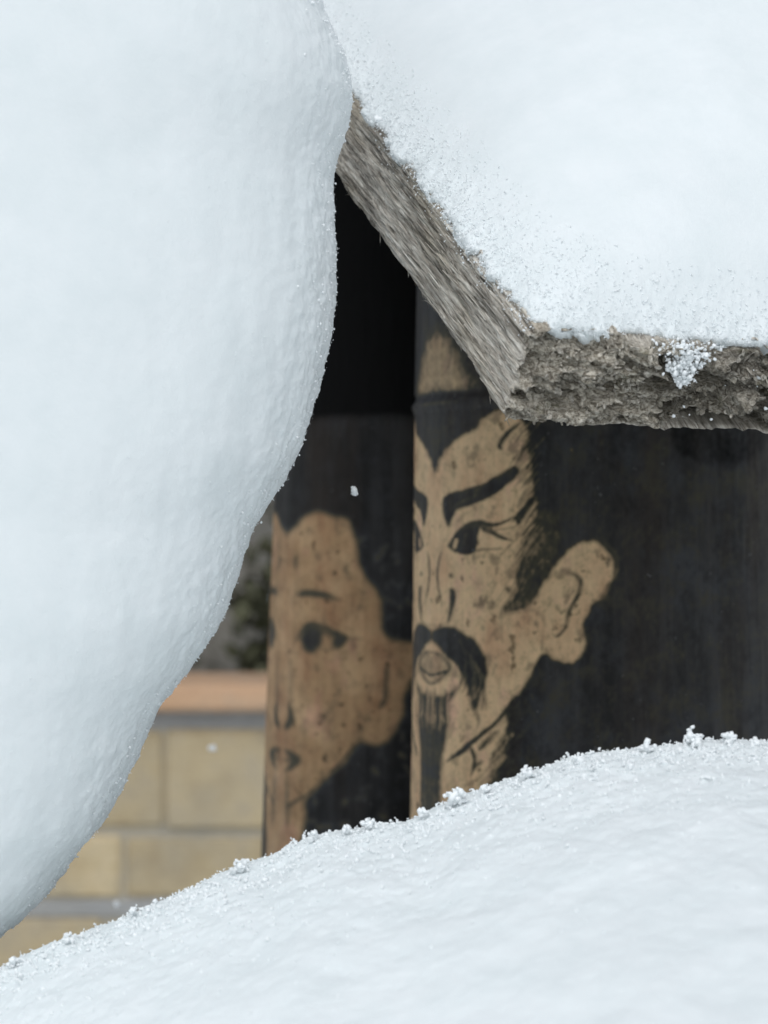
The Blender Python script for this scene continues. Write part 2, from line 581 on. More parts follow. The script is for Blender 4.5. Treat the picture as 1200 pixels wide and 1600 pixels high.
def draw_man():
    c = Canvas(620, 440, 1225, 1330)
    r = np.random.default_rng(3)
    skin = [(677, 738), (684, 718), (694, 702), (706, 690), (722, 679), (742, 668), (752, 655), (775, 640), (800, 642), (822, 666), (826, 700),
            (829, 745), (834, 775), (840, 800), (832, 830), (819, 851), (812, 873), (806, 897), (807, 923), (792, 948), (800, 957), (816, 950),
            (831, 938), (847, 910), (863, 888), (878, 871), (893, 853), (909, 844), (926, 843), (942, 852), (955, 868), (958, 884), (953, 905),
            (944, 921), (937, 934), (922, 943), (916, 960), (908, 974), (911, 994), (915, 1007), (907, 1024), (896, 1035), (878, 1035), (863, 1031),
            (853, 1020), (846, 1021), (836, 1036), (828, 1056), (820, 1066), (812, 1080), (799, 1094), (790, 1108), (789, 1140), (785, 1170),
            (776, 1195), (768, 1215), (755, 1235), (742, 1270), (735, 1322), (625, 1322), (625, 900), (625, 738)]
    c.fill(skin, 0.0, 2.8, curve=False, wob=1.0)
    # hat ornament above the node ring
    c.fill([(655, 600), (662, 560), (668, 528), (682, 520), (700, 535), (716, 560), (725, 590), (735, 606), (700, 610), (660, 608)], 0.35, 11, 0.95)
    for x in (664, 676, 688, 700):
        c.stroke([(675, 606), (x, 570), (x + 2, 535)], 2.2, 0.85, 0.5, 2)
    c.stroke([(640, 615), (690, 617), (760, 612)], 9, 1.15, 0.95, 4, (1, 1))
    c.stroke([(645, 627), (690, 629), (716, 627)], 4, 0.35, 0.6, 3)
    # grey sideburn
    c.fill([(842, 800), (833, 826), (818, 851), (812, 873), (803, 895), (806, 920), (797, 937), (785, 949), (781, 960), (797, 959), (816, 949), (832, 937), (848, 908), (858, 898), (872, 850), (866, 800)], 0.78, 4.5, 0.85, wob=1.6)
    for k in range(70):
        t = r.uniform(0, 1)
        x = 846 - 44 * t + r.normal() * 8; y = 815 + 120 * t + r.normal() * 6
        L = r.uniform(18, 40)
        c.stroke([(x, y), (x - L * 0.33, y + L * 0.42), (x - L * 0.62, y + L * 0.95)], r.uniform(1.2, 3.2), r.choice([1.0, 0.45, 0.6, 0.9]), r.uniform(0.3, 0.6), 2.2)
    # temple hair combed back from the face
    for k in range(34):
        t = k / 33
        x = 829 + 8 * math.sin(t * 3) + r.normal() * 3; y = 655 + 185 * t + r.normal() * 3
        L = r.uniform(20, 52) * (1 - 0.25 * t)
        c.stroke([(x + 4, y - 5), (x - L * 0.42, y + L * 0.38), (x - L * 0.78, y + L * 0.86)], r.uniform(1.6, 4.6), 0.95, r.uniform(0.35, 0.85), 2.0, (1, 0.1))
    for k in range(40):
        t = r.uniform(0, 1)
        x, y = 832 + 6 * math.sin(3 * t) + r.normal() * 4, 660 + 190 * t
        L = r.uniform(14, 34)
        c.stroke([(x + 6, y - 8), (x - L * 0.4, y + L * 0.45), (x - L * 0.7, y + L)], r.uniform(1.2, 2.6), r.choice([0.1, 0.9, 0.9]), r.uniform(0.3, 0.7), 1.6, (1, 0.1))
    c.stroke([(812, 660), (792, 676), (781, 694), (784, 700)], 7, 1, 0.85, 3)
    c.stroke([(834, 778), (818, 800), (808, 818)], 11, 1, 0.85, 3)
    c.stroke([(842, 783), (818, 812), (806, 836)], 3, 0.1, 0.6, 2)
    # brow
    c.fill([(692, 796), (699, 777), (710, 768), (735, 762), (765, 750), (787, 735), (800, 728), (811, 736), (798, 751), (779, 764), (754, 779), (728, 790), (711, 797), (703, 812), (700, 824), (694, 812)], 0.98, 2.2, wob=0.6)
    c.stroke([(697, 806), (702, 784), (728, 776), (758, 766), (784, 749), (803, 735)], [10, 22, 25, 24, 20, 10], 0.97, 0.95, 3, (1, 0.6))
    for k in range(16):
        t = r.uniform(0, 1)
        x, y = 710 + 90 * t, 790 - 52 * t - 6 * math.sin(3 * t)
        c.stroke([(x, y), (x + 14, y - 9 + r.normal() * 2)], 2, r.choice([0.6, 1.05]), 0.5, 1.5)
    c.stroke([(712, 815), (722, 806), (730, 800)], 4, 0.8, 0.35, 3)
    # eye
    c.fill([(699, 852), (706, 842), (717, 831), (732, 822), (747, 822), (744, 840), (743, 851), (738, 863), (722, 865), (706, 860)], 1.05, 1.6, wob=0.4)
    c.stroke([(712, 841), (709, 857)], 7, 0.06, 0.9, 1.2)
    c.stroke([(726, 832), (724, 850)], 5, 0.70, 0.65, 1.5)
    c.stroke([(699, 852), (713, 833), (732, 820), (750, 817), (772, 820), (803, 808)], [5, 7, 9, 9, 7, 4], 1.0, 0.92, 2)
    c.stroke([(748, 822), (764, 829), (778, 838), (800, 844)], [7, 8, 6, 3], 1.0, 0.88, 2)
    c.stroke([(770, 829), (786, 826), (806, 822)], 3.0, 0.8, 0.55, 2)
    c.stroke([(776, 835), (795, 832)], 2.5, 0.7, 0.4, 2)
    c.stroke([(741, 861), (755, 858), (784, 857)], 3.5, 0.85, 0.75, 1.6)
    c.stroke([(814, 834), (797, 850), (781, 868)], 2.4, 0.75, 0.6, 1.5)
    # nose
    c.stroke([(689, 860), (684, 882), (683, 912), (690, 947)], [3, 4, 4, 3], 0.9, 0.8, 1.3)
    c.fill([(700, 918), (709, 921), (710, 938), (705, 957), (698, 975), (700, 952), (701, 936)], 0.95, 1.5, wob=0.3)
    c.stroke([(709, 922), (724, 922), (734, 916)], 2, 0.7, 0.3, 2)
    c.stroke([(675, 976), (686, 978), (696, 972)], 5, 0.7, 0.45, 4)
    # moustache
    c.fill([(673, 984), (690, 979), (704, 981), (722, 988), (740, 999), (751, 1014), (758, 1030), (760, 1048), (755, 1066), (749, 1085), (744, 1109), (737, 1108), (733, 1088), (726, 1068), (718, 1050), (708, 1034), (695, 1022), (683, 1008), (673, 1002)], 1.0, 2.4, wob=1.0)
    for k in range(34):
        t = r.uniform(0, 1)
        x0_, y0_ = 715 + 35 * t, 1000 + 45 * t
        c.stroke([(x0_, y0_), (x0_ + 8, y0_ + 30), (x0_ + 2 + r.normal() * 5, y0_ + 68)], r.uniform(1.5, 3.5), r.choice([1.0, 0.55]), r.uniform(0.3, 0.7), 2)
    c.stroke([(738, 1100), (746, 1122), (745, 1138)], [7, 4, 2], 0.9, 0.7, 3)
    c.stroke([(700, 1032), (712, 1046), (722, 1066)], 3, 0.1, 0.55, 2)
    c.stroke([(764, 1028), (772, 1042), (766, 1060)], 2, 0.7, 0.4, 2)
    # mouth
    c.fill([(664, 1022), (688, 1023), (699, 1036), (701, 1047), (690, 1060), (672, 1067), (660, 1064)], 0.36, 4, 0.8)
    c.stroke([(668, 1060), (680, 1059), (688, 1056)], 4, 0.1, 0.6, 2)
    c.stroke([(670, 1068), (683, 1064), (694, 1055), (702, 1045), (698, 1033), (689, 1023), (672, 1018)], 6, 0.85, 0.75, 3)
    c.stroke([(670, 1053), (684, 1052), (698, 1048)], 5, 0.95, 0.85, 2)
    c.stroke([(676, 1026), (684, 1024), (692, 1032)], 3, 0.7, 0.5, 2)
    c.stroke([(675, 1030), (675, 1044)], 2.5, 0.7, 0.5, 2)
    # beard
    c.fill([(655, 1100), (680, 1086), (698, 1084), (714, 1068), (705, 1092), (698, 1134), (694, 1167), (690, 1203), (687, 1249), (684, 1330), (655, 1330)], 0.93, 3.0, 0.95)
    for k in range(24):
        x = r.uniform(672, 703)
        y = 1080 + r.uniform(-8, 10)
        c.stroke([(x, y), (x - 1.5, y + 25), (x - 3, y + r.uniform(40, 70))], r.uniform(1.2, 2.6), r.choice([0.1, 0.25, 1.0]), r.uniform(0.4, 0.7), 1.5)
    for k in range(14):
        x = r.uniform(662, 690)
        y = r.uniform(1120, 1220)
        c.stroke([(x, y), (x - 1, y + 60)], 2, 0.7, 0.35, 2)
    # collar and robe
    c.stroke([(806, 1088), (790, 1109), (768, 1134), (734, 1161), (717, 1176), (699, 1189)], [6, 7, 7, 8, 9, 9], 0.95, 0.92, 2)
    c.stroke([(734, 1166), (741, 1186), (736, 1209)], [6, 7, 5], 0.95, 0.85, 2.5)
    c.stroke([(754, 1190), (745, 1194), (738, 1199)], 6, 0.9, 0.75, 3)
    c.stroke([(778, 1142), (762, 1156), (748, 1170)], [6, 11, 7], 0.95, 0.75, 4)
    for k in range(44):
        t = r.uniform(0, 1)
        x, y = 798 - 30 * t + r.normal() * 5, 1128 + 105 * t + r.normal() * 8
        L = r.uniform(20, 48)
        c.stroke([(x, y), (x - L * 0.62, y + L * 0.72)], r.uniform(2, 6), r.choice([0.9, 0.9, 0.3]), r.uniform(0.25, 0.6), 3, (1, 0.1))
    for k in range(60):     # scuffed ink on the robe
        x, y = r.uniform(795, 960), r.uniform(1060, 1260)
        L = r.uniform(15, 45)
        c.stroke([(x, y), (x - L * 0.7, y + L * 0.7)], r.uniform(2, 7), 0.84, r.uniform(0.2, 0.6), 4)
    # ear
    c.stroke([(871, 902), (880, 894), (890, 893)], 11, 0.75, 0.7, 4)
    c.stroke([(886, 893), (900, 899), (908, 911), (901, 932), (889, 955), (883, 979), (870, 993), (862, 989)], [8, 8, 8, 7, 7, 6, 5, 3], 0.75, 0.85, 2.2)
    c.stroke([(869, 946), (877, 957), (884, 952)], 4, 0.75, 0.7, 2)
    c.stroke([(847, 997), (846, 1017)], 4, 0.7, 0.6, 2)
    c.stroke([(906, 960), (900, 975), (903, 990)], 4, 0.6, 0.4, 3)
    c.stroke([(944, 846), (961, 866), (964, 884), (958, 905)], 6, 0.55, 0.45, 3)
    c.stroke([(952, 912), (945, 926), (940, 935)], 7, 0.55, 0.5, 3)
    c.stroke([(815, 956), (832, 952), (846, 962), (852, 975)], 7, 0.55, 0.45, 4)
    c.stroke([(783, 955), (782, 985), (785, 1005)], [5, 6, 3], 0.6, 0.5, 4)
    # moles and mould
    c.stroke([(703, 899), (704, 901)], 6, 0.85, 0.8, 2)
    c.stroke([(792, 919), (793, 921)], 8, 0.8, 0.8, 2)
    c.stroke([(753, 979), (754, 984)], 6, 0.6, 0.6, 2)
    for k in range(90):
        x, y = r.uniform(690, 940), r.uniform(690, 1100)
        c.stroke([(x, y), (x + r.normal() * 4, y + r.normal() * 6)], r.uniform(1.2, 3.6), r.uniform(0.4, 0.8), r.uniform(0.15, 0.5), 1.6)
    # a round darker patch just below the roof board
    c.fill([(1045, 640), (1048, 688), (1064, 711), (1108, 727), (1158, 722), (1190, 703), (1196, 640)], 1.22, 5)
    c.finish(nose=675)
    return c


def draw_woman():
    c = Canvas(390, 560, 700, 1420)
    r = np.random.default_rng(4)
    skin = [(450, 838), (456, 828), (464, 817), (476, 807), (491, 801), (508, 800), (521, 808), (539, 812), (549, 831), (554, 857), (560, 881), (571, 907),
            (586, 925), (593, 938), (593, 968), (599, 992), (608, 1003), (625, 1004), (655, 1002), (655, 1040), (640, 1063), (630, 1078), (627, 1115),
            (617, 1139), (601, 1160), (588, 1164), (573, 1159), (562, 1151), (552, 1167), (539, 1187), (521, 1201), (504, 1219), (493, 1234), (479, 1243),
            (476, 1258), (476, 1280), (469, 1308), (462, 1360), (460, 1420), (392, 1420), (392, 838)]
    c.fill(skin, 0.0, 4.5, curve=False, wob=1.3)
    c.stroke([(526, 806), (524, 830)], 6, 0.8, 0.5, 4)
    c.stroke([(462, 870), (462, 888)], 6, 0.9, 0.75, 4)
    c.stroke([(464, 929), (480, 926), (500, 928), (530, 936)], [8, 12, 12, 8], 0.95, 0.9, 4)
    c.stroke([(462, 1004), (471, 986), (484, 976), (502, 978), (522, 988), (541, 995), (566, 999)], [4, 8, 10, 10, 9, 5, 2], 0.95, 0.85, 3)
    c.fill([(468, 998), (474, 984), (486, 978), (498, 981), (502, 994), (500, 1010), (490, 1019), (476, 1017)], 0.96, 3, 0.95)
    c.stroke([(500, 985), (515, 993)], 8, 0.8, 0.7, 4)
    c.fill([(514, 986), (530, 990), (543, 996), (533, 1009), (522, 1012), (517, 1004)], 0.95, 3, 0.95)
    c.stroke([(500, 1014), (516, 1014), (532, 1008)], 5, 0.75, 0.6, 3)
    c.stroke([(474, 968), (500, 966), (530, 976)], 3, 0.6, 0.35, 3)
    c.stroke([(456, 1030), (456, 1062), (453, 1090), (451, 1105)], 6, 0.7, 0.55, 4)
    c.stroke([(451, 1098), (455, 1116), (452, 1130), (444, 1138)], [6, 10, 11, 8], 0.9, 0.9, 3)
    c.stroke([(447, 1140), (447, 1165)], 3, 0.6, 0.35, 3)
    c.stroke([(445, 1170), (454, 1177), (463, 1187), (455, 1197), (445, 1205)], [8, 11, 15, 11, 8], 0.9, 0.9, 4)
    c.stroke([(445, 1187), (456, 1187)], 7, 0.9, 0.75, 3)
    c.stroke([(449, 1212), (449, 1262), (450, 1290)], 7, 0.85, 0.7, 4)
    c.stroke([(447, 1261), (460, 1252), (478, 1242)], 7, 0.85, 0.8, 3)
    c.stroke([(604, 1035), (603, 1063), (601, 1092), (592, 1106)], [8, 8, 8, 12], 0.9, 0.85, 4)
    c.stroke([(512, 1178), (505, 1186), (515, 1190)], 6, 0.6, 0.4, 4)
    for k in range(120):
        x, y = r.uniform(450, 640), r.uniform(830, 1300)
        c.stroke([(x, y), (x + r.normal() * 8, y + r.normal() * 10)], r.uniform(3, 9), r.uniform(0.3, 0.6), r.uniform(0.1, 0.4), 4)
    for k in range(50):   # ragged brush edge along jaw
        t = r.uniform(0, 1)
        x, y = 560 - 80 * t, 1160 + 82 * t
        c.stroke([(x, y), (x - 8, y + 8)], 3, r.choice([1.0, 0.3]), 0.5, 3)
    c.a = c.a + 0.16 * smooth(0.85, 1.0, c.a)
    c.finish(0.06, 2.0, 446)
    return c


def bamboo_material():
    m, n, l, p = mat('inked_bamboo')
    oc = objcoord(n)
    at_ = n.new('ShaderNodeAttribute'); at_.attribute_name = 'ink'
    ink = at_.outputs['Fac']
    a = nnoise(n, l, oc, 48, 4, 0.65, (1, 1, 0.6))
    skin = ramp(n, l, a, [(0.33, (0.610, 0.380, 0.220)), (0.45, (0.715, 0.490, 0.285)), (0.55, (0.745, 0.535, 0.310)), (0.66, (0.745, 0.475, 0.310))])
    b = nnoise(n, l, oc, 300, 4, 0.7)
    skin = mixc(n, l, 0.85, skin, ramp(n, l, b, [(0.28, 0.62), (0.42, 0.93), (0.65, 1.06)]), 'MULTIPLY')
    b2 = nnoise(n, l, oc, 110, 4, 0.7)
    skin = mixc(n, l, 0.9, skin, ramp(n, l, b2, [(0.32, 0.70), (0.47, 0.97), (0.7, 1.05)]), 'MULTIPLY')
    d = nnoise(n, l, oc, 170, 2, 0.5)
    skin = mixc(n, l, ramp(n, l, d, [(0.64, 0.0), (0.72, 0.75)]), skin, (0.13, 0.085, 0.04))
    fib = nnoise(n, l, oc, 420, 2, 0.6, (1, 1, 0.03))
    skin = mixc(n, l, 0.35, skin, ramp(n, l, fib, [(0.3, 0.75), (0.7, 1.1)]), 'MULTIPLY')
    ag = n.new('ShaderNodeAttribute'); ag.attribute_name = 'darken'
    skin = mixc(n, l, ag.outputs['Fac'], skin, mixc(n, l, 1.0, skin, (0.54, 0.48, 0.43), 'MULTIPLY'))   # the rear cane is browner and darker
    s1 = nnoise(n, l, oc, 60, 4, 0.7, (1, 1, 0.10))
    s2 = nnoise(n, l, oc, 45, 5, 0.7)
    dark = ramp(n, l, s1, [(0.35, (0.013, 0.0127, 0.0125)), (0.52, (0.027, 0.0262, 0.026)), (0.68, (0.054, 0.053, 0.053))])
    dark = mixc(n, l, ramp(n, l, s2, [(0.47, 0.0), (0.68, 0.7)]), dark, (0.058, 0.061, 0.067))
    s3 = nnoise(n, l, oc, 38, 4, 0.65, (1, 1, 0.14))
    dark = mixc(n, l, ramp(n, l, s3, [(0.48, 0.0), (0.66, 0.7)]), dark, (0.034, 0.024, 0.017))      # rust brown runs
    sc = nnoise(n, l, oc, 420, 2, 0.5)
    dark = mixc(n, l, ramp(n, l, sc, [(0.70, 0.0), (0.77, 0.7)]), dark, (0.13, 0.13, 0.13))
    olive = (0.060, 0.054, 0.034)
    k1 = n.new('ShaderNodeMapRange'); k1.inputs['From Min'].default_value = 0.02; k1.inputs['From Max'].default_value = 0.80
    l.new(ink, k1.inputs['Value'])
    k2 = n.new('ShaderNodeMapRange'); k2.inputs['From Min'].default_value = 0.80; k2.inputs['From Max'].default_value = 1.0
    l.new(ink, k2.inputs['Value'])
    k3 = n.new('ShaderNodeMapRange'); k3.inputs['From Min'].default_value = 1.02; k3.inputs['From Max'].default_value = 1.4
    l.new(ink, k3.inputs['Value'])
    c = mixc(n, l, k1.outputs[0], skin, olive)
    c = mixc(n, l, k2.outputs[0], c, dark)
    c = mixc(n, l, k3.outputs[0], c, (0.006, 0.006, 0.006))  # near-black for the darkest ink and the painted top shade
    l.new(c, p.inputs['Base Color'])
    rr = ramp(n, l, s2, [(0.3, 0.42), (0.7, 0.6)])
    l.new(rr, p.inputs['Roughness'])
    k4 = n.new('ShaderNodeMapRange'); k4.inputs['From Min'].default_value = 1.02; k4.inputs['From Max'].default_value = 1.4
    k4.inputs['To Min'].default_value = 0.22; k4.inputs['To Max'].default_value = 0.04      # darkest ink and the painted top shade are matt
    l.new(ink, k4.inputs['Value']); l.new(k4.outputs[0], p.inputs['Specular IOR Level'])
    l.new(bump(n, l, fib, 0.25, 0.0004), p.inputs['Normal'])
    return m


BAMBOO = bamboo_material()


def dense(a, b, fine0, fine1, df, dc):
    """samples from a to b, spacing df inside [fine0, fine1], dc outside"""
    parts = []
    if fine0 > a:
        parts.append(np.linspace(a, fine0, max(2, int((fine0 - a) / dc) + 1))[:-1])
    parts.append(np.linspace(fine0, fine1, int((fine1 - fine0) / df) + 1))
    if b > fine1:
        parts.append(np.linspace(fine1, b, max(2, int((b - fine1) / dc) + 1))[1:])
    return np.concatenate(parts)


def build_post(cx, cy, R, ztop, znode, lean, taper, canvas, nose_px, res, label, top_shade, node_amp, darken=0.0):
    """bamboo post: base (cx, cy), axis leaning with height; radius shrinks upwards"""
    root = bpy.data.objects.new('bamboo_post', None)
    COL.objects.link(root)
    root.location = (cx, cy, 0)
    root['label'] = label
    root['category'] = 'bamboo post'
    root['group'] = 'inked bamboo posts'

    def axis(z):
        return cx + lean * (z - H), cy + 0 * z

    def rad(z):
        return R - taper * (z - H)

    def surf(th, z):
        ax, ay = axis(z)
        r = rad(z)
        return ax + r * np.sin(th), ay - r * np.cos(th), z + 0 * th

    def px_of(th, z):
        x, y, zz = surf(th, z)
        return 600 + F * x / y, 800 - F * (zz - H) / y

    # nose axis angle: where the drawing is mirrored
    ths = np.linspace(-1.45, 0.3, 600)
    pp, _ = px_of(ths, np.full(600, H - 0.045))
    thn = ths[np.argmin(abs(pp - nose_px) + (pp < 0) * 1e3)]

    def section(name, za, zb, fine_a, fine_b, ring=None):
        zs = dense(za, zb, max(za, fine_a), min(zb, fine_b), res, 0.02) if fine_b > za and fine_a < zb else np.linspace(za, zb, max(3, int((zb - za) / 0.02)))
        arc = res / R
        ths_f = np.arange(-1.75, 1.62, arc)
        ths_c = np.linspace(1.62, 2 * math.pi - 1.75, 40)[:-1]
        th = np.concatenate([ths_f, ths_c])
        Z, T = np.meshgrid(zs, th, indexing='ij')
        X, Y, ZZ = surf(T, Z)
        P = np.stack([X, Y, ZZ], -1)
        dr = 0.0007 * fbm(P, 0.05, 2, 5.0, (1, 1, 3)) + 0.00018 * noise(P, 0.003, 3.0, (1, 1, 8))
        if ring is not None:
            dr = dr + ring(Z)
        P[..., 0] += dr * np.sin(T)
        P[..., 1] += -dr * np.cos(T)
        # ink, plus the shade painted above the node
        Tm = np.where(T < thn, 2 * thn - T, T)
        Tm = np.where(T > math.pi, 3.0, Tm)
        mx, my = px_of(Tm, Z)
        ok = (Tm < 1.3)
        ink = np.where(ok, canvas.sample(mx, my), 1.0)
        ink = np.where((mx > canvas.x0 + canvas.w / canvas.ss - 2) | (my < canvas.y0 + 2), 1.0, ink)
        ink = np.where(Z > znode + 0.004, np.maximum(ink, 0) * 1.0, ink)
        if top_shade:
            ink = ink + top_shade * smooth(znode - 0.003, znode + 0.008, Z)  # shade under the roof board, put into the colour as black
        me = mesh_from(name, (P - np.array([cx, cy, 0])).reshape(-1, 3), grid_faces(len(zs), len(th), True))
        at_ = me.attributes.new('ink', 'FLOAT', 'POINT')
        at_.data.foreach_set('value', np.ascontiguousarray(ink.ravel(), dtype=np.float32))
        ag = me.attributes.new('darken', 'FLOAT', 'POINT')
        ag.data.foreach_set('value', np.clip(darken + 0.5 * darken * fbm(P, 0.02, 2, 44.0), 0, 1).ravel().astype(np.float32))
        return obj(name, me, BAMBOO, root)

    fa, fb = H - 0.155, H + 0.12
    rw = 0.0045
    section('internode', -0.02, znode - rw, fa, fb)
    section('node_ring', znode - rw, znode + rw, fa, fb, lambda Z: node_amp * np.exp(-((Z - znode + 0.001) / 0.0022) ** 2) - 0.6 * node_amp * np.exp(-((Z - znode - 0.0025) / 0.0014) ** 2))
    section('internode', znode + rw, ztop, fa, fb)
    # cut rim and hollow inside
    th = np.linspace(0, 2 * math.pi, 64, endpoint=False)
    ax, _ = axis(ztop)
    r = rad(ztop)
    prof = [(r + 0.0006, ztop - 0.0005), (r, ztop + 0.0012), (r - 0.009, ztop + 0.001), (r - 0.010, ztop - 0.004), (r - 0.011, ztop - 0.06), (0.001, ztop - 0.062)]
    P = np.stack([np.stack([ax - cx + q * np.sin(th), -q * np.cos(th), np.full(64, z)], -1) for q, z in prof], 0)
    me = mesh_from('cut_rim', P.reshape(-1, 3), grid_faces(len(prof), 64, True))
    a_ = me.attributes.new('ink', 'FLOAT', 'POINT')
    a_.data.foreach_set('value', np.zeros(len(me.vertices), dtype=np.float32))
    obj('cut_rim', me, BAMBOO, root)
    return root


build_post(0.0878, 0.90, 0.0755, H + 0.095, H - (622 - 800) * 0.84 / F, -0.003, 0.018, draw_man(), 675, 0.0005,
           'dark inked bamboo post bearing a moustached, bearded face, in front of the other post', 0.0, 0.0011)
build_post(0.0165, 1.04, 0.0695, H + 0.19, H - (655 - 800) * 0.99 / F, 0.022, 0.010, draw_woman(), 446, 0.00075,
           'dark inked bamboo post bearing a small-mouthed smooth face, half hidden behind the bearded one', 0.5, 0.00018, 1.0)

# ------------------------------------------------------------------ weathered roof board
C0 = at(790, 658, 0.62)                                  # lower front corner
e1 = np.array([-0.30347, 0.79027, 0.53234])              # along the grain, up and back
e2 = np.array([0.92130, 0.38591, -0.04768])              # along the crumbling end
e1 /= np.linalg.norm(e1)
e2 -= e1 * e2.dot(e1); e2 /= np.linalg.norm(e2)
e3 = np.cross(e2, e1)
LU, LV, LW = 0.50, 0.33, 0.0304                          # length, width, thickness
BOARD = Matrix(((e1[0], e2[0], e3[0], C0[0]), (e1[1], e2[1], e3[1], C0[1]), (e1[2], e2[2], e3[2], C0[2]), (0, 0, 0, 1)))


def wood_material():
    m, n, l, p = mat('weathered_wood')
    oc = objcoord(n)
    ge = n.new('ShaderNodeAttribute'); ge.attribute_name = 'endgrain'
    # long grain
    g1 = nnoise(n, l, oc, 950, 4, 0.7, (0.05, 1, 1), 0.5)
    g2 = nnoise(n, l, oc, 320, 4, 0.65, (0.035, 1, 1), 0.4)
    g3 = nnoise(n, l, oc, 45, 3, 0.6, (0.35, 1, 1))
    long_c = ramp(n, l, g1, [(0.33, (0.15, 0.135, 0.115)), (0.45, (0.45, 0.41, 0.36)), (0.54, (0.64, 0.60, 0.535)), (0.66, (0.84, 0.81, 0.75))])
    long_c = mixc(n, l, 0.85, long_c, ramp(n, l, g2, [(0.36, 0.42), (0.47, 0.9), (0.62, 1.15)]), 'MULTIPLY')
    long_c = mixc(n, l, 0.8, long_c, ramp(n, l, g3, [(0.36, (0.72, 0.68, 0.60)), (0.5, (0.95, 0.94, 0.92)), (0.64, (1.1, 1.1, 1.1))]), 'MULTIPLY')
    # end grain
    q1 = nnoise(n, l, oc, 560, 5, 0.75, (1, 0.7, 1.0), 1.6)
    q2 = nnoise(n, l, oc, 170, 4, 0.65, (1, 0.22, 1), 0.8)
    end_c = ramp(n, l, q1, [(0.34, (0.07, 0.058, 0.043)), (0.45, (0.30, 0.265, 0.21)), (0.53, (0.52, 0.475, 0.395)), (0.64, (0.82, 0.77, 0.67))])
    end_c = mixc(n, l, 0.9, end_c, ramp(n, l, q2, [(0.36, 0.45), (0.5, 0.9), (0.64, 1.2)]), 'MULTIPLY')
    sp = n.new('ShaderNodeSeparateXYZ'); l.new(oc, sp.inputs[0])
    wet = n.new('ShaderNodeMapRange'); wet.inputs['From Min'].default_value = 0.035; wet.inputs['From Max'].default_value = 0.075
    wet.inputs['To Min'].default_value = 1.0; wet.inputs['To Max'].default_value = 0.62
    l.new(sp.outputs['Y'], wet.inputs['Value'])
    wc = n.new('ShaderNodeCombineColor')
    for k in range(3):
        l.new(wet.outputs[0], wc.inputs[k])
    end_c = mixc(n, l, 1.0, end_c, wc.outputs[0], 'MULTIPLY')       # damper, darker rot towards the far side
    ms = nnoise(n, l, oc, 95, 3, 0.6)
    end_c = mixc(n, l, ramp(n, l, ms, [(0.62, 0.0), (0.72, 0.5)]), end_c, (0.085, 0.085, 0.030))
    c = mixc(n, l, ge.outputs['Fac'], long_c, end_c)
    l.new(c, p.inputs['Base Color'])
    p.inputs['Roughness'].default_value = 0.88
    p.inputs['Specular IOR Level'].default_value = 0.25
    hmix = mixc(n, l, ge.outputs['Fac'], g1, q1)
    l.new(bump(n, l, hmix, 1.0, 0.0011), p.inputs['Normal'])
    return m


WOOD = wood_material()


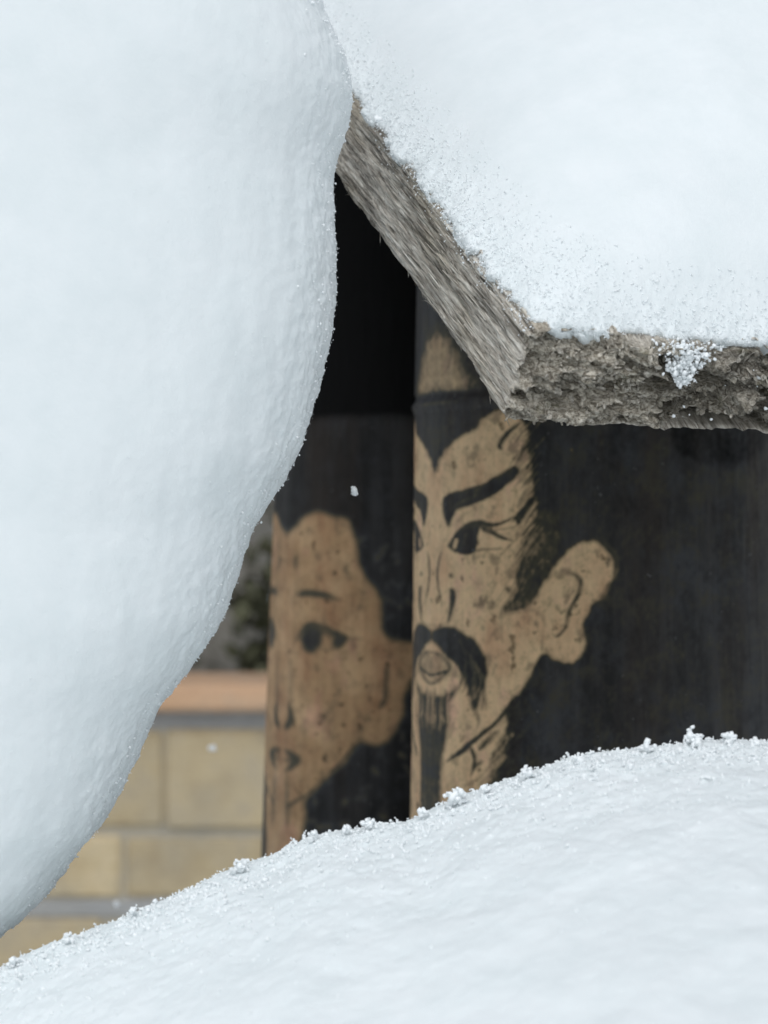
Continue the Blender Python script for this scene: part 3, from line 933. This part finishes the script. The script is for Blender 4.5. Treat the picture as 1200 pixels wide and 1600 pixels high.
def board_shape(P):
    """displace points (u, v, w) of the rounded board"""
    hu, hv, hw = LU / 2, LV / 2, LW / 2
    C = P - np.array([hu, hv, hw])
    rr = 0.0035
    q = np.clip(C, [-hu + rr, -hv + rr, -hw + rr], [hu - rr, hv - rr, hw - rr])
    d = C - q
    ln = np.linalg.norm(d, axis=-1, keepdims=True)
    N = d / (ln + 1e-12)
    S = q + N * rr
    S = S + np.array([hu, hv, hw])
    uu, vv, ww = S[..., 0], S[..., 1], S[..., 2]
    fend = smooth(0.45, 0.85, -N[..., 0])                 # crumbled end grain
    fside = smooth(0.3, 0.8, np.abs(N[..., 1]))
    ftop = smooth(0.3, 0.9, N[..., 2])
    along = (7, 1, 1)
    grain = 0.0009 * fbm(S, 0.0030, 3, 2.0, (7, 1, 1), 0.65) + 0.0007 * fbm(S, 0.016, 2, 6.0, (5, 1, 1))
    split = -0.0022 * np.exp(-((ww - 0.0245 - 0.0014 * noise(S, 0.02, 3.0)) / 0.0011) ** 2) * smooth(0.075, 0.05, uu)
    split += -0.0014 * np.exp(-((ww - 0.0285 - 0.001 * noise(S, 0.02, 5.0)) / 0.0008) ** 2) * smooth(0.09, 0.06, uu)
    split += -0.0012 * np.exp(-((ww - 0.0125 - 0.0018 * noise(S, 0.03, 8.0)) / 0.0007) ** 2) * smooth(0.02, 0.05, uu) * smooth(0.12, 0.09, uu)
    if fend.max() < 0.01:
        n1 = n2 = 0.0 * uu
    else:
        n1 = fbm(S, 0.016, 3, 11.0)
        n2 = fbm(S, 0.0055, 3, 23.0, gain=0.6)
    ridged = 1 - np.abs(n2) * 2.2
    far = smooth(0.0, 0.08, vv)
    if fend.max() < 0.01:
        crumb = 0.0 * uu
    else:
        lay = fbm(S, 0.008, 3, 71.0, (1, 4.0, 1))
        flake = np.tanh(3.5 * np.sin(2 * math.pi * (ww / 0.0085 + 1.1 * n1 + 0.35 * lay)))
        crumb = (0.0034 + 0.0022 * far) * n1 + 0.0008 * flake + 0.0024 * (1 - np.abs(lay) * 2.2) - (0.0040 + 0.003 * far) * smooth(0.12, 0.5, fbm(S, 0.008, 2, 31.0, (1, 3.0, 1))) \
            + 0.0010 * n2 + 0.0006 * fbm(S, 0.0018, 2, 41.0)
    # shelf: rot has eaten the middle of the end deeper than its lips
    crumb -= 0.0018 * far * np.exp(-((ww - 0.019) / 0.006) ** 2)
    disp = (1 - fend) * grain + fside * split * (1 - fend) + ftop * 0.0009 * fbm(S, 0.01, 2, 51.0) * (1 - fend)
    S = S + N * disp[..., None]
    S[..., 0] -= fend * (1.45 * crumb - 0.0012)
    # chips along the upper lip of the end
    chip = smooth(0.02, 0.0, uu) * smooth(0.5, 1.0, ww / LW) * smooth(0.0, 0.7, noise(np.stack([vv * 0, vv, uu], -1), 0.012, 4.0) + 0.25)
    S[..., 2] -= 0.004 * chip * far
    # the whole board is gently worn and bowed
    S[..., 2] += 0.0012 * np.sin(vv * 18) + 0.0008 * noise(S * np.array([1, 1, 0]), 0.06, 3.3)
    S[..., 1] += 0.0010 * noise(S * np.array([1, 0, 0]), 0.03, 7.7)
    return S, fend


def build_board():
    root = bpy.data.objects.new('wooden_roof_board', None)
    COL.objects.link(root)
    root.matrix_world = BOARD
    root['label'] = 'thick weathered grey roof board with crumbling end, snow on top'
    root['category'] = 'board'; root['kind'] = 'thing'
    us = dense(0, LU, 0, 0.21, 0.00055, 0.004)
    vs = dense(0, LV, 0, 0.125, 0.00045, 0.004)
    ws = np.linspace(0, LW, 76)
    uc = np.unique(np.concatenate([us[::3], us[-1:], us[:14]]))
    vc = np.unique(np.concatenate([vs[::3], vs[-1:], vs[:14]]))
    parts = []

    def face(fn, a, b, flip=False):
        A, B = np.meshgrid(a, b, indexing='ij')
        parts.append((fn(A, B), grid_faces(len(a), len(b))[:, ::-1].copy() if flip else grid_faces(len(a), len(b))))
    o_ = lambda A, v: np.full_like(A, v)
    face(lambda A, B: np.stack([A, o_(A, 0), B], -1), us, ws, True)
    face(lambda A, B: np.stack([A, o_(A, LV), B], -1), uc, ws)
    face(lambda A, B: np.stack([o_(A, 0), A, B], -1), vs, ws)
    face(lambda A, B: np.stack([o_(A, LU), A, B], -1), vc, ws, True)
    face(lambda A, B: np.stack([A, B, o_(A, LW)], -1), uc, vc)
    face(lambda A, B: np.stack([A, B, o_(A, 0)], -1), uc, vc, True)
    V, Fc, E, o = [], [], [], 0
    for P, f in parts:
        S, fe = board_shape(P)
        V.append(S.reshape(-1, 3)); E.append(fe.ravel()); Fc.append(f + o); o += S.shape[0] * S.shape[1]
    V, Fc, E = np.concatenate(V), np.concatenate(Fc), np.concatenate(E)
    me = mesh_from('plank', V, Fc)
    a_ = me.attributes.new('endgrain', 'FLOAT', 'POINT')
    a_.data.foreach_set('value', E.astype(np.float32))
    obj('plank', me, WOOD, root)
    # loose wood fibres standing off the worn faces
    r = np.random.default_rng(12)
    fib = []
    n = 420
    for k in range(n):
        if k < n * 0.6:       # side face
            u, w = r.uniform(0, 0.17), r.choice([r.uniform(0, LW), r.uniform(0, 0.002), r.uniform(LW - 0.002, LW)])
            base = np.array([u, 0.0, w]); d = np.array([r.choice([-1, 1]) * 1.0, -r.uniform(0, 0.22), r.normal() * 0.2])
            side = np.array([0, 0, 1.0])
            L = r.uniform(0.002, 0.0055)
        else:
            base = np.array([0.0, r.uniform(0, 0.12), r.uniform(0, LW)]); d = np.array([-r.uniform(0.1, 0.8), r.normal() * 0.8, r.normal() * 0.8])
            side = r.normal(size=3)
            L = r.uniform(0.0008, 0.0028)
        P, _ = board_shape(base[None, None])
        P = P[0, 0]
        d /= np.linalg.norm(d)
        s_ = np.cross(d, side); s_ /= np.linalg.norm(s_) + 1e-9
        t_ = np.cross(d, s_)
        w_ = r.uniform(0.00008, 0.0002)
        m_ = P + d * L * 0.55
        fib.append(np.array([P - d * 0.0005 + s_ * w_, P - d * 0.0005 - s_ * w_, P - d * 0.0005 + t_ * w_, m_ + s_ * w_ * 0.8, m_ - s_ * w_ * 0.8, m_ + t_ * w_ * 0.8, P + d * L + t_ * L * r.normal() * 0.15]))
    T = np.array([[0, 1, 4], [0, 4, 3], [1, 2, 5], [1, 5, 4], [2, 0, 3], [2, 3, 5], [3, 4, 6], [4, 5, 6], [5, 3, 6]])
    Fc = (np.arange(n)[:, None, None] * 7 + T[None]).reshape(-1, 3)
    me = mesh_from('wood_fibres', np.concatenate(fib), Fc)
    a_ = me.attributes.new('endgrain', 'FLOAT', 'POINT')
    a_.data.foreach_set('value', np.zeros(n * 7, dtype=np.float32))
    obj('wood_fibres', me, WOOD, root, kind='stuff')
    # slivers along the side, crumbled flakes on the end: thin bent plates standing a little off the wood
    pl, en = [], []
    for k in range(1500):
        if k < 800:
            base = np.array([r.uniform(0.0, 0.17), 0.0, r.uniform(0.003, LW - 0.0005)])
            d = np.array([1.0, -abs(r.normal()) * 0.02, r.normal() * 0.035]); up_ = np.array([0, -1.0, r.normal() * 0.3])
            L, W, T = r.uniform(0.003, 0.013), r.uniform(0.00010, 0.00028), 0.00010
        else:
            base = np.array([0.0, r.uniform(0.0, 0.118), r.uniform(0.0005, LW - 0.0005)])
            d = np.array([-abs(r.normal()) * 0.35, r.normal(), r.normal() * 0.5]); up_ = np.array([-1.0, r.normal() * 0.5, r.normal() * 0.6])
            L, W, T = r.uniform(0.0007, 0.0030), r.uniform(0.0003, 0.0011), 0.00018
        d /= np.linalg.norm(d)
        s_ = np.cross(d, up_); s_ /= np.linalg.norm(s_)
        n_ = np.cross(s_, d)
        if n_.dot(up_) < 0:
            n_ = -n_
        P, fe = board_shape(base[None, None])
        P = P[0, 0] + n_ * 0.00012
        ring = []
        for t, wv, lift in ((0.0, 0.5, 0.0), (0.45, 1.0, 0.04), (1.0, 0.35, 0.16)):
            c_ = P + d * L * t + n_ * L * lift * (0.25 if k < 800 else 1.0) * r.uniform(0.3, 1.2)
            ww_ = W * wv * r.uniform(0.7, 1.2)
            ring += [c_ - s_ * ww_ - n_ * T, c_ + s_ * ww_ - n_ * T, c_ + s_ * ww_ + n_ * T, c_ - s_ * ww_ + n_ * T]
        pl.append(np.array(ring)); en.append(np.full(12, 0.0 if k < 800 else r.uniform(0.2, 1.0)))
    q_ = [[0, 1, 2, 3], [11, 10, 9, 8]]
    for b_ in (0, 4):
        q_ += [[b_ + i_, b_ + (i_ + 1) % 4, b_ + 4 + (i_ + 1) % 4, b_ + 4 + i_] for i_ in range(4)]
    Fq = (np.arange(len(pl))[:, None, None] * 12 + np.array(q_)[None]).reshape(-1, 4)
    me = mesh_from('wood_splinters', np.concatenate(pl), Fq)
    me.polygons.foreach_set('use_smooth', np.zeros(len(me.polygons), dtype=bool))
    a_ = me.attributes.new('endgrain', 'FLOAT', 'POINT')
    a_.data.foreach_set('value', np.concatenate(en).astype(np.float32))
    obj('wood_splinters', me, WOOD, root, kind='stuff')
    # post that carries the board, off to the side of the bamboo
    top = np.array(C0) + e1 * 0.30 + e2 * 0.30
    hgt = top[2] + 0.004
    xs = np.array([-1, 1, 1, -1]) * 0.026; ys = np.array([-1, -1, 1, 1]) * 0.026
    zs = np.linspace(-0.02, hgt, 30)
    P = np.stack([np.stack([top[0] + xs, top[1] + ys, np.full(4, z)], -1) for z in zs])
    P += 0.001 * np.stack([noise(P, 0.05, 1.0), noise(P, 0.05, 2.0), 0 * P[..., 0]], -1)
    V = P.reshape(-1, 3)
    inv = np.array(BOARD.inverted())
    V = V @ inv[:3, :3].T + inv[:3, 3]
    me = mesh_from('support_leg', V, grid_faces(30, 4, True))
    me.polygons.foreach_set('use_smooth', np.zeros(len(me.polygons), dtype=bool))
    a_ = me.attributes.new('endgrain', 'FLOAT', 'POINT')
    a_.data.foreach_set('value', np.zeros(len(V), dtype=np.float32))
    obj('support_leg', me, WOOD, root)
    return root


build_board()

# ------------------------------------------------------------------ snow
_t = (1 + 5 ** 0.5) / 2
ICO_V = np.array([(-1, _t, 0), (1, _t, 0), (-1, -_t, 0), (1, -_t, 0), (0, -1, _t), (0, 1, _t), (0, -1, -_t), (0, 1, -_t), (_t, 0, -1), (_t, 0, 1), (-_t, 0, -1), (-_t, 0, 1)], float)
ICO_V /= np.linalg.norm(ICO_V[0])
ICO_F = np.array([(0, 11, 5), (0, 5, 1), (0, 1, 7), (0, 7, 10), (0, 10, 11), (1, 5, 9), (5, 11, 4), (11, 10, 2), (10, 7, 6), (7, 1, 8), (3, 9, 4), (3, 4, 2), (3, 2, 6), (3, 6, 8), (3, 8, 9), (4, 9, 5), (2, 4, 11), (6, 2, 10), (8, 6, 7), (9, 8, 1)])


def lumps(centres, radii, seed, needle=False):
    """one mesh of many small uneven grains"""
    r = np.random.default_rng(seed)
    n = len(centres)
    q = r.normal(size=(n, 4)); q /= np.linalg.norm(q, axis=1)[:, None]
    a, b, c, d = q.T
    R = np.stack([np.stack([1 - 2 * (c * c + d * d), 2 * (b * c - a * d), 2 * (b * d + a * c)], -1),
                  np.stack([2 * (b * c + a * d), 1 - 2 * (b * b + d * d), 2 * (c * d - a * b)], -1),
                  np.stack([2 * (b * d - a * c), 2 * (c * d + a * b), 1 - 2 * (b * b + c * c)], -1)], 1)
    sc = r.uniform(0.55, 1.35, (n, 1, 3)) * r.uniform(0.75, 1.25, (n, 12, 1))
    if needle:
        sc = sc * np.array([0.42, 0.42, 1.7])
    V = np.einsum('nij,nkj->nki', R, ICO_V[None] * sc) * radii[:, None, None] + centres[:, None]
    Fc = (np.arange(n)[:, None, None] * 12 + ICO_F[None]).reshape(-1, 3)
    return V.reshape(-1, 3), Fc


def crystals_on(P, N, weight, n, rmin, rmax, seed, chain=0.25, needle=False):
    """grains and little dendrite chains on surface points"""
    r = np.random.default_rng(seed)
    p = P.reshape(-1, 3); nn = N.reshape(-1, 3)
    w = np.clip(weight.ravel(), 0, None); w = w / w.sum()
    idx = r.choice(len(p), n, p=w)
    c = p[idx] + r.normal(size=(n, 3)) * 0.0003
    rad = rmin + (rmax - rmin) * r.random(n) ** 2.5
    C, R = [c + nn[idx] * rad[:, None] * 0.2], [rad]
    m = int(n * chain)
    sel = r.choice(n, m, replace=False)
    pos = c[sel]; d = nn[idx[sel]] + r.normal(size=(m, 3)) * 0.7
    d /= np.linalg.norm(d, axis=1)[:, None]
    rr = rad[sel] * 0.8
    for k in range(4):
        alive = r.random(m) < 0.62
        if not alive.any():
            break
        pos, d, rr = pos[alive], d[alive], rr[alive]
        pos = pos + d * rr[:, None] * 1.5
        d = d + r.normal(size=d.shape) * 0.55; d /= np.linalg.norm(d, axis=1)[:, None]
        rr = rr * r.uniform(0.65, 1.0, len(rr))
        C.append(pos); R.append(rr)
        m = len(pos)
    return lumps(np.concatenate(C), np.concatenate(R), seed + 1, needle)


def snow_detail(P):
    return (0.0022 * fbm(P, 0.030, 2, 4.0) + 0.0006 * fbm(P, 0.008, 2, 14.0) + 0.00045 * fbm(P, 0.0022, 2, 24.0, gain=0.7))


# --- snow lying on the board
def build_cap():
    us = dense(-0.004, LU, -0.004, 0.28, 0.0007, 0.005)
    vs = dense(-0.004, LV - 0.004, -0.004, 0.145, 0.0006, 0.005)
    U, Vv = np.meshgrid(us, vs, indexing='ij')
    B = np.stack([U, Vv, np.zeros_like(U)], -1)
    n1 = fbm(B, 0.018, 3, 8.0); n2 = fbm(B, 0.004, 3, 18.0, gain=0.65)
    rim = np.exp(-np.maximum(np.minimum(U, Vv), 0) / 0.0045)
    du = U - 0.0028 + rim * (0.0024 * n1 + 0.0016 * n2)
    dv = Vv - 0.0010 + rim * (0.0030 * n1 + 0.0018 * n2)
    # soft minimum of the distances to the two visible edges
    k = 0.0045
    d = -k * np.log(np.exp(-du / k) + np.exp(-dv / k)) + 0.0012
    k2 = 0.035
    dB = -k2 * np.log(np.exp(-du / k2) + np.exp(-dv / k2)) + 0.014
    w_ = smooth(0.003, 0.035, d)
    d = d * (1 - w_) + dB * w_
    d = np.minimum(d, np.minimum(LU - U, LV - Vv))
    hgt = np.where(d > 0, 0.056 * (1 - np.exp(-np.maximum(d, 0) / 0.052)) + 0.035 * smooth(0.03, 0.16, d), d * 1.5)
    hgt = hgt - 0.0006
    fade = smooth(0.0, 0.012, d)
    hgt = hgt + fade * (0.0016 * fbm(B, 0.05, 2, 61.0) + 0.00010 * fbm(B, 0.008, 2, 14.0)) + (0.5 - 0.42 * smooth(0.0, 0.03, d)) * 0.0005 * fbm(B, 0.0022, 2, 24.0, gain=0.7)
    # the little tongue that slid over the chipped lip
    tuck = 1.7 * np.maximum(-d, 0)
    P = np.stack([U + tuck * (U < 0.05), Vv + tuck * (Vv < 0.05), LW + hgt], -1)
    P[..., 2] += 0.0012 * np.sin(Vv * 18)
    N = grid_normals(P)
    if N[..., 2].mean() < 0:
        N = -N
    Fc = grid_faces(len(us), len(vs))
    me = mesh_from('snow_blanket', P.reshape(-1, 3), Fc)
    root = obj('snow_blanket', me, SNOW, label='deep white snow blanket lying on the weathered roof board', cat='snow', kind='thing')
    root.matrix_world = BOARD
    near = np.exp(-np.maximum(d, 0) / 0.007) * (d < 0.018) * (d > -0.0012) * (U < 0.26) * (Vv < 0.125)
    vis = (U < 0.22) * (Vv < 0.125) * (d > 0)
    V1, F1 = crystals_on(P, N, near, 17000, 0.00012, 0.00042, 3, 0.3, True)
    # tongue of snow in the chipped lip and grains caught on the end grain
    r = np.random.default_rng(77)
    cs = []
    for k in range(900):
        t = r.random() ** 0.8
        cs.append((-0.0034 - 0.0008 * t + r.normal() * 0.0011, 0.0470 + 0.002 * t + r.normal() * (0.0042 * (1 - t) + 0.0008), LW + 0.001 - 0.0125 * t + r.normal() * 0.0006))
    for k in range(26):
        cs.append((-0.0012 + r.normal() * 0.0005, r.uniform(0.045, 0.12), r.uniform(0.004, LW - 0.004)))
    V3, F3 = lumps(np.array(cs), 0.0002 + 0.0006 * r.random(len(cs)) ** 2, 78)
    cs = np.array([(r.uniform(0.0, 0.15), -0.0006 + r.normal() * 0.0004, LW - abs(r.normal()) * 0.003) for k in range(500)])
    V4, F4 = lumps(cs, 0.00012 + 0.0003 * r.random(len(cs)) ** 3, 79)
    V, Fc = join([(V1, F1), (V3, F3), (V4, F4)])
    obj('snow_crystals', mesh_from('snow_crystals', V, Fc), CRYSTAL, root, kind='stuff')


build_cap()

# --- tall snow column that bulges over the view from the side
def build_column():
    edge = np.array([(-420, 3600), (-420, 2600), (-380, 2000), (-250, 1720), (-140, 1590), (-60, 1515), (0, 1462), (40, 1430), (75, 1395), (100, 1365), (125, 1325), (163, 1287), (182, 1250),
                     (215, 1182), (236, 1128), (262, 1085), (300, 1043), (350, 966), (374, 892), (397, 820), (430, 770), (464, 710), (487, 640), (500, 590),
                     (515, 530), (522, 470), (524, 400), (522, 330), (519, 285), (526, 240), (540, 195), (548, 150), (543, 110), (530, 70), (511, 30),
                     (498, 0), (480, -60), (445, -140), (380, -230), (280, -310), (150, -370), (0, -410), (-150, -430)], float)
    D = 0.64
    s = D / F
    zt = np.interp
    ze = H - (edge[:, 1] - 800) * s
    xe = (edge[:, 0] - 600) * s
    zs = dense(-0.02, ze[-1], H - 0.165, H + 0.19, 0.0006, 0.002)
    xr = np.interp(zs, ze, xe)
    k = 21
    ker = np.hanning(k + 2)[1:-1]; ker /= ker.sum()
    xr = np.convolve(np.pad(xr, k // 2, mode='edge'), ker, mode='valid')
    xl = np.interp(zs, [-0.02, H - 0.2, H, H + 0.15, H + 0.2, ze[-1]], [-0.34, -0.32, -0.30, -0.27, -0.22, xr[-1] - 0.002])
    xl = np.minimum(xl, xr - 0.001)
    cx = (xl + xr) / 2; a = (xr - xl) / 2
    b = np.interp(a, [0, 0.05, 0.12], [0.0, 0.05, 0.062])
    # angle 0 = right silhouette, going towards the camera (+) and behind (-)
    th = np.concatenate([np.linspace(-0.9, 0.55, 230), np.linspace(0.55, 1.95, 260)[1:], np.linspace(1.95, 2 * math.pi - 0.9, 46)[1:-1]])
    Z, T = np.meshgrid(zs, th, indexing='ij')
    n_ = 2.35
    ct, st = np.cos(T), np.sin(T)
    X = cx[:, None] + a[:, None] * np.sign(ct) * np.abs(ct) ** (2 / n_)
    Y = D - b[:, None] * np.sign(st) * np.abs(st) ** (2 / n_)
    P = np.stack([X, Y, Z], -1)
    N = grid_normals(P, True)
    out = np.stack([X - cx[:, None], Y - D, 0 * X], -1)
    if (N * out).sum(-1).mean() < 0:
        N = -N
    calm = np.minimum(1, a / 0.03)[:, None]
    facing = smooth(-0.2, 0.9, N[..., 0] - 0.3 * N[..., 2])          # side turned to the gap: raked, rippled by wind
    rip = fbm(P, 0.012, 2, 33.0, (0.8, 1, 2.2), 0.5)
    disp = 0.0008 * fbm(P, 0.05, 2, 4.0) + smooth(0.6, 0.0, np.abs(T - 0.05)) * 0.00060 * fbm(P, 0.0055, 3, 64.0, gain=0.75) + facing * (0.00040 * rip + 0.00009 * fbm(P, 0.0045, 2, 14.0)) + (0.00001 + 0.00010 * facing) * fbm(P, 0.0030, 1, 24.0)
    calm = calm * (0.15 + 0.85 * smooth(H - 0.165, H - 0.15, Z) * smooth(H + 0.19, H + 0.17, Z))
    P = P + N * (disp * calm)[..., None]
    me = mesh_from('snow_column', P.reshape(-1, 3), grid_faces(len(zs), len(th), True))
    root = obj('snow_column', me, SNOW, label='tall smooth snow mass bulging in from the side, wider at its top', cat='snow', kind='thing')
    N = grid_normals(P, True)
    if (N * out).sum(-1).mean() < 0:
        N = -N
    vis = ((Z > H - 0.16) & (Z < H + 0.165))
    edge_w = vis * np.exp(-((T - 0.10) / 0.16) ** 2)
    V1, F1 = crystals_on(P, N, edge_w, 2200, 0.00015, 0.00042, 13, 0.06)
    V2, F2 = crystals_on(P, N, vis * smooth(1.9, 0.2, T) * (T > -0.2) * (0.04 + facing ** 2), 5000, 0.00008, 0.00024, 15, 0.05, True)
    V, Fc = join([(V1, F1), (V2, F2)])
    obj('snow_crystals', mesh_from('snow_crystals', V, Fc), CRYSTAL, root, kind='stuff')


build_column()

# --- snow bank across the foreground
def build_bank():
    crest = np.array([(-900, 1760), (-500, 1690), (-200, 1590), (0, 1513), (60, 1482), (110, 1458), (180, 1432), (260, 1402), (320, 1376), (370, 1352), (430, 1334), (480, 1307), (570, 1287), (640, 1275),
                      (700, 1250), (760, 1228), (820, 1207), (880, 1190), (940, 1175), (1010, 1166), (1080, 1152), (1150, 1153), (1200, 1160), (1300, 1180), (1600, 1260), (2100, 1420)], float)
    D = 0.615
    s = D / F
    xc = (crest[:, 0] - 600) * s
    zc = H - (crest[:, 1] - 800) * s
    xs = dense(-0.27, 0.27, -0.150, 0.150, 0.0007, 0.003)
    ys = dense(0.26, 0.76, 0.435, 0.645, 0.0008, 0.003)
    X, Y = np.meshgrid(xs, ys, indexing='ij')
    zz = np.interp(xs, xc, zc)
    k = 21
    ker = np.hanning(k + 2)[1:-1]; ker /= ker.sum()
    zz = np.convolve(np.pad(zz, k // 2, mode='edge'), ker, mode='valid')
    S = D - 0.012 - Y
    fall = np.where(S > 0, 0.55 * np.abs(S) ** 1.55 + 0.10 * np.abs(S), 3.2 * np.abs(S) ** 1.7)
    Z = zz[:, None] + 0.0005 - fall
    edge = smooth(0.27, 0.17, np.abs(X)) * smooth(0.26, 0.36, Y) * smooth(0.76, 0.69, Y)
    Z = Z * edge - 0.02 * (1 - edge)
    P = np.stack([X, Y, Z], -1)
    N = grid_normals(P)
    if N[..., 2].mean() < 0:
        N = -N
    disp = 0.0013 * fbm(P, 0.030, 2, 4.0) + 0.00045 * fbm(P, 0.011, 2, 14.0) + smooth(0.15, 0.12, np.abs(X)) * smooth(0.435, 0.46, Y) * smooth(0.645, 0.63, Y) * (0.00015 + 0.0004 * smooth(0.50, 0.60, P[..., 1])) * fbm(P, 0.0030, 3, 24.0, gain=0.7)
    P = P + N * disp[..., None]
    Fc = grid_faces(len(xs), len(ys))
    me = mesh_from('snow_bank', P.reshape(-1, 3), Fc)
    root = obj('snow_bank', me, SNOW, label='fluffy bright snow bank rising to the side in front of the posts', cat='snow', kind='thing')
    N = grid_normals(P)
    if N[..., 2].mean() < 0:
        N = -N
    vis = smooth(0.15, 0.12, np.abs(X)) * (Y > 0.48)
    line = (np.exp(-((Y - (D - 0.020)) / 0.010) ** 2) + 0.30 * np.exp(-((Y - (D - 0.020)) / 0.032) ** 2)) * smooth(0.15, 0.125, np.abs(X))
    V1, F1 = crystals_on(P, N, line, 6000, 0.00018, 0.00070, 21, 0.5)
    V2, F2 = crystals_on(P, N, vis * smooth(0.48, 0.6, Y), 4000, 0.00012, 0.00045, 23, 0.15)
    g = np.random.default_rng(91)
    cs, rs = [], []
    for (px, py, sz) in ((20, 1500, 1.0), (105, 1460, 0.9), (210, 1418, 0.7), (375, 1350, 1.4), (490, 1304, 1.0), (540, 1292, 0.8), (578, 1284, 1.1), (660, 1264, 0.8), (712, 1244, 1.7),
                         (760, 1228, 0.7), (825, 1204, 1.1), (905, 1184, 0.9), (1010, 1164, 1.0), (1085, 1152, 1.7), (1140, 1150, 1.2), (1180, 1156, 0.9)):
        b_ = at(px, py + 4, D - 0.016)
        m_ = int(26 * sz)
        cs.append(b_ + g.normal(size=(m_, 3)) * np.array([0.0007, 0.0008, 0.0006]) * sz)
        rs.append(g.uniform(0.0003, 0.00095, m_) * (0.6 + 0.4 * sz))
    V3, F3 = lumps(np.concatenate(cs), np.concatenate(rs), 92)
    V, Fc = join([(V1, F1), (V2, F2), (V3, F3)])
    obj('snow_crystals', mesh_from('snow_crystals', V, Fc), CRYSTAL, root, kind='stuff')


build_bank()

# --- snowflakes in the air
FL = [((553, 767), 0.72, 0.00125, (0.75, 1.5), 'bright falling snowflake before the dark hair of the rear post'),
      ((332, 1168), 1.30, 0.0021, (1, 1), 'small soft falling snowflake before the yellow bricks'),
      ((591, 187), 0.61, 0.0011, (1.2, 1.1), 'pale falling snowflake beside the upper tip of the roof board'),
      ((183, 1413), 1.20, 0.0016, (1, 1), 'faint falling snowflake just above the low end of the snow bank')]
for k, ((px, py), d, r_, (sx, sz), lab) in enumerate(FL):
    g = np.random.default_rng(200 + k)
    n = 14
    c = g.normal(size=(n, 3)) * r_ * 0.20 * np.array([sx, 0.8, sz])
    V, Fc = lumps(c, g.uniform(0.8, 1.1, n) * r_ * 0.75, 300 + k)
    o = obj('snowflake', mesh_from('snowflake', V, Fc), CRYSTAL, label=lab, cat='snowflake', group='falling snowflakes', loc=tuple(at(px, py, d)))
    o.rotation_euler = (0, math.radians(-15), 0)
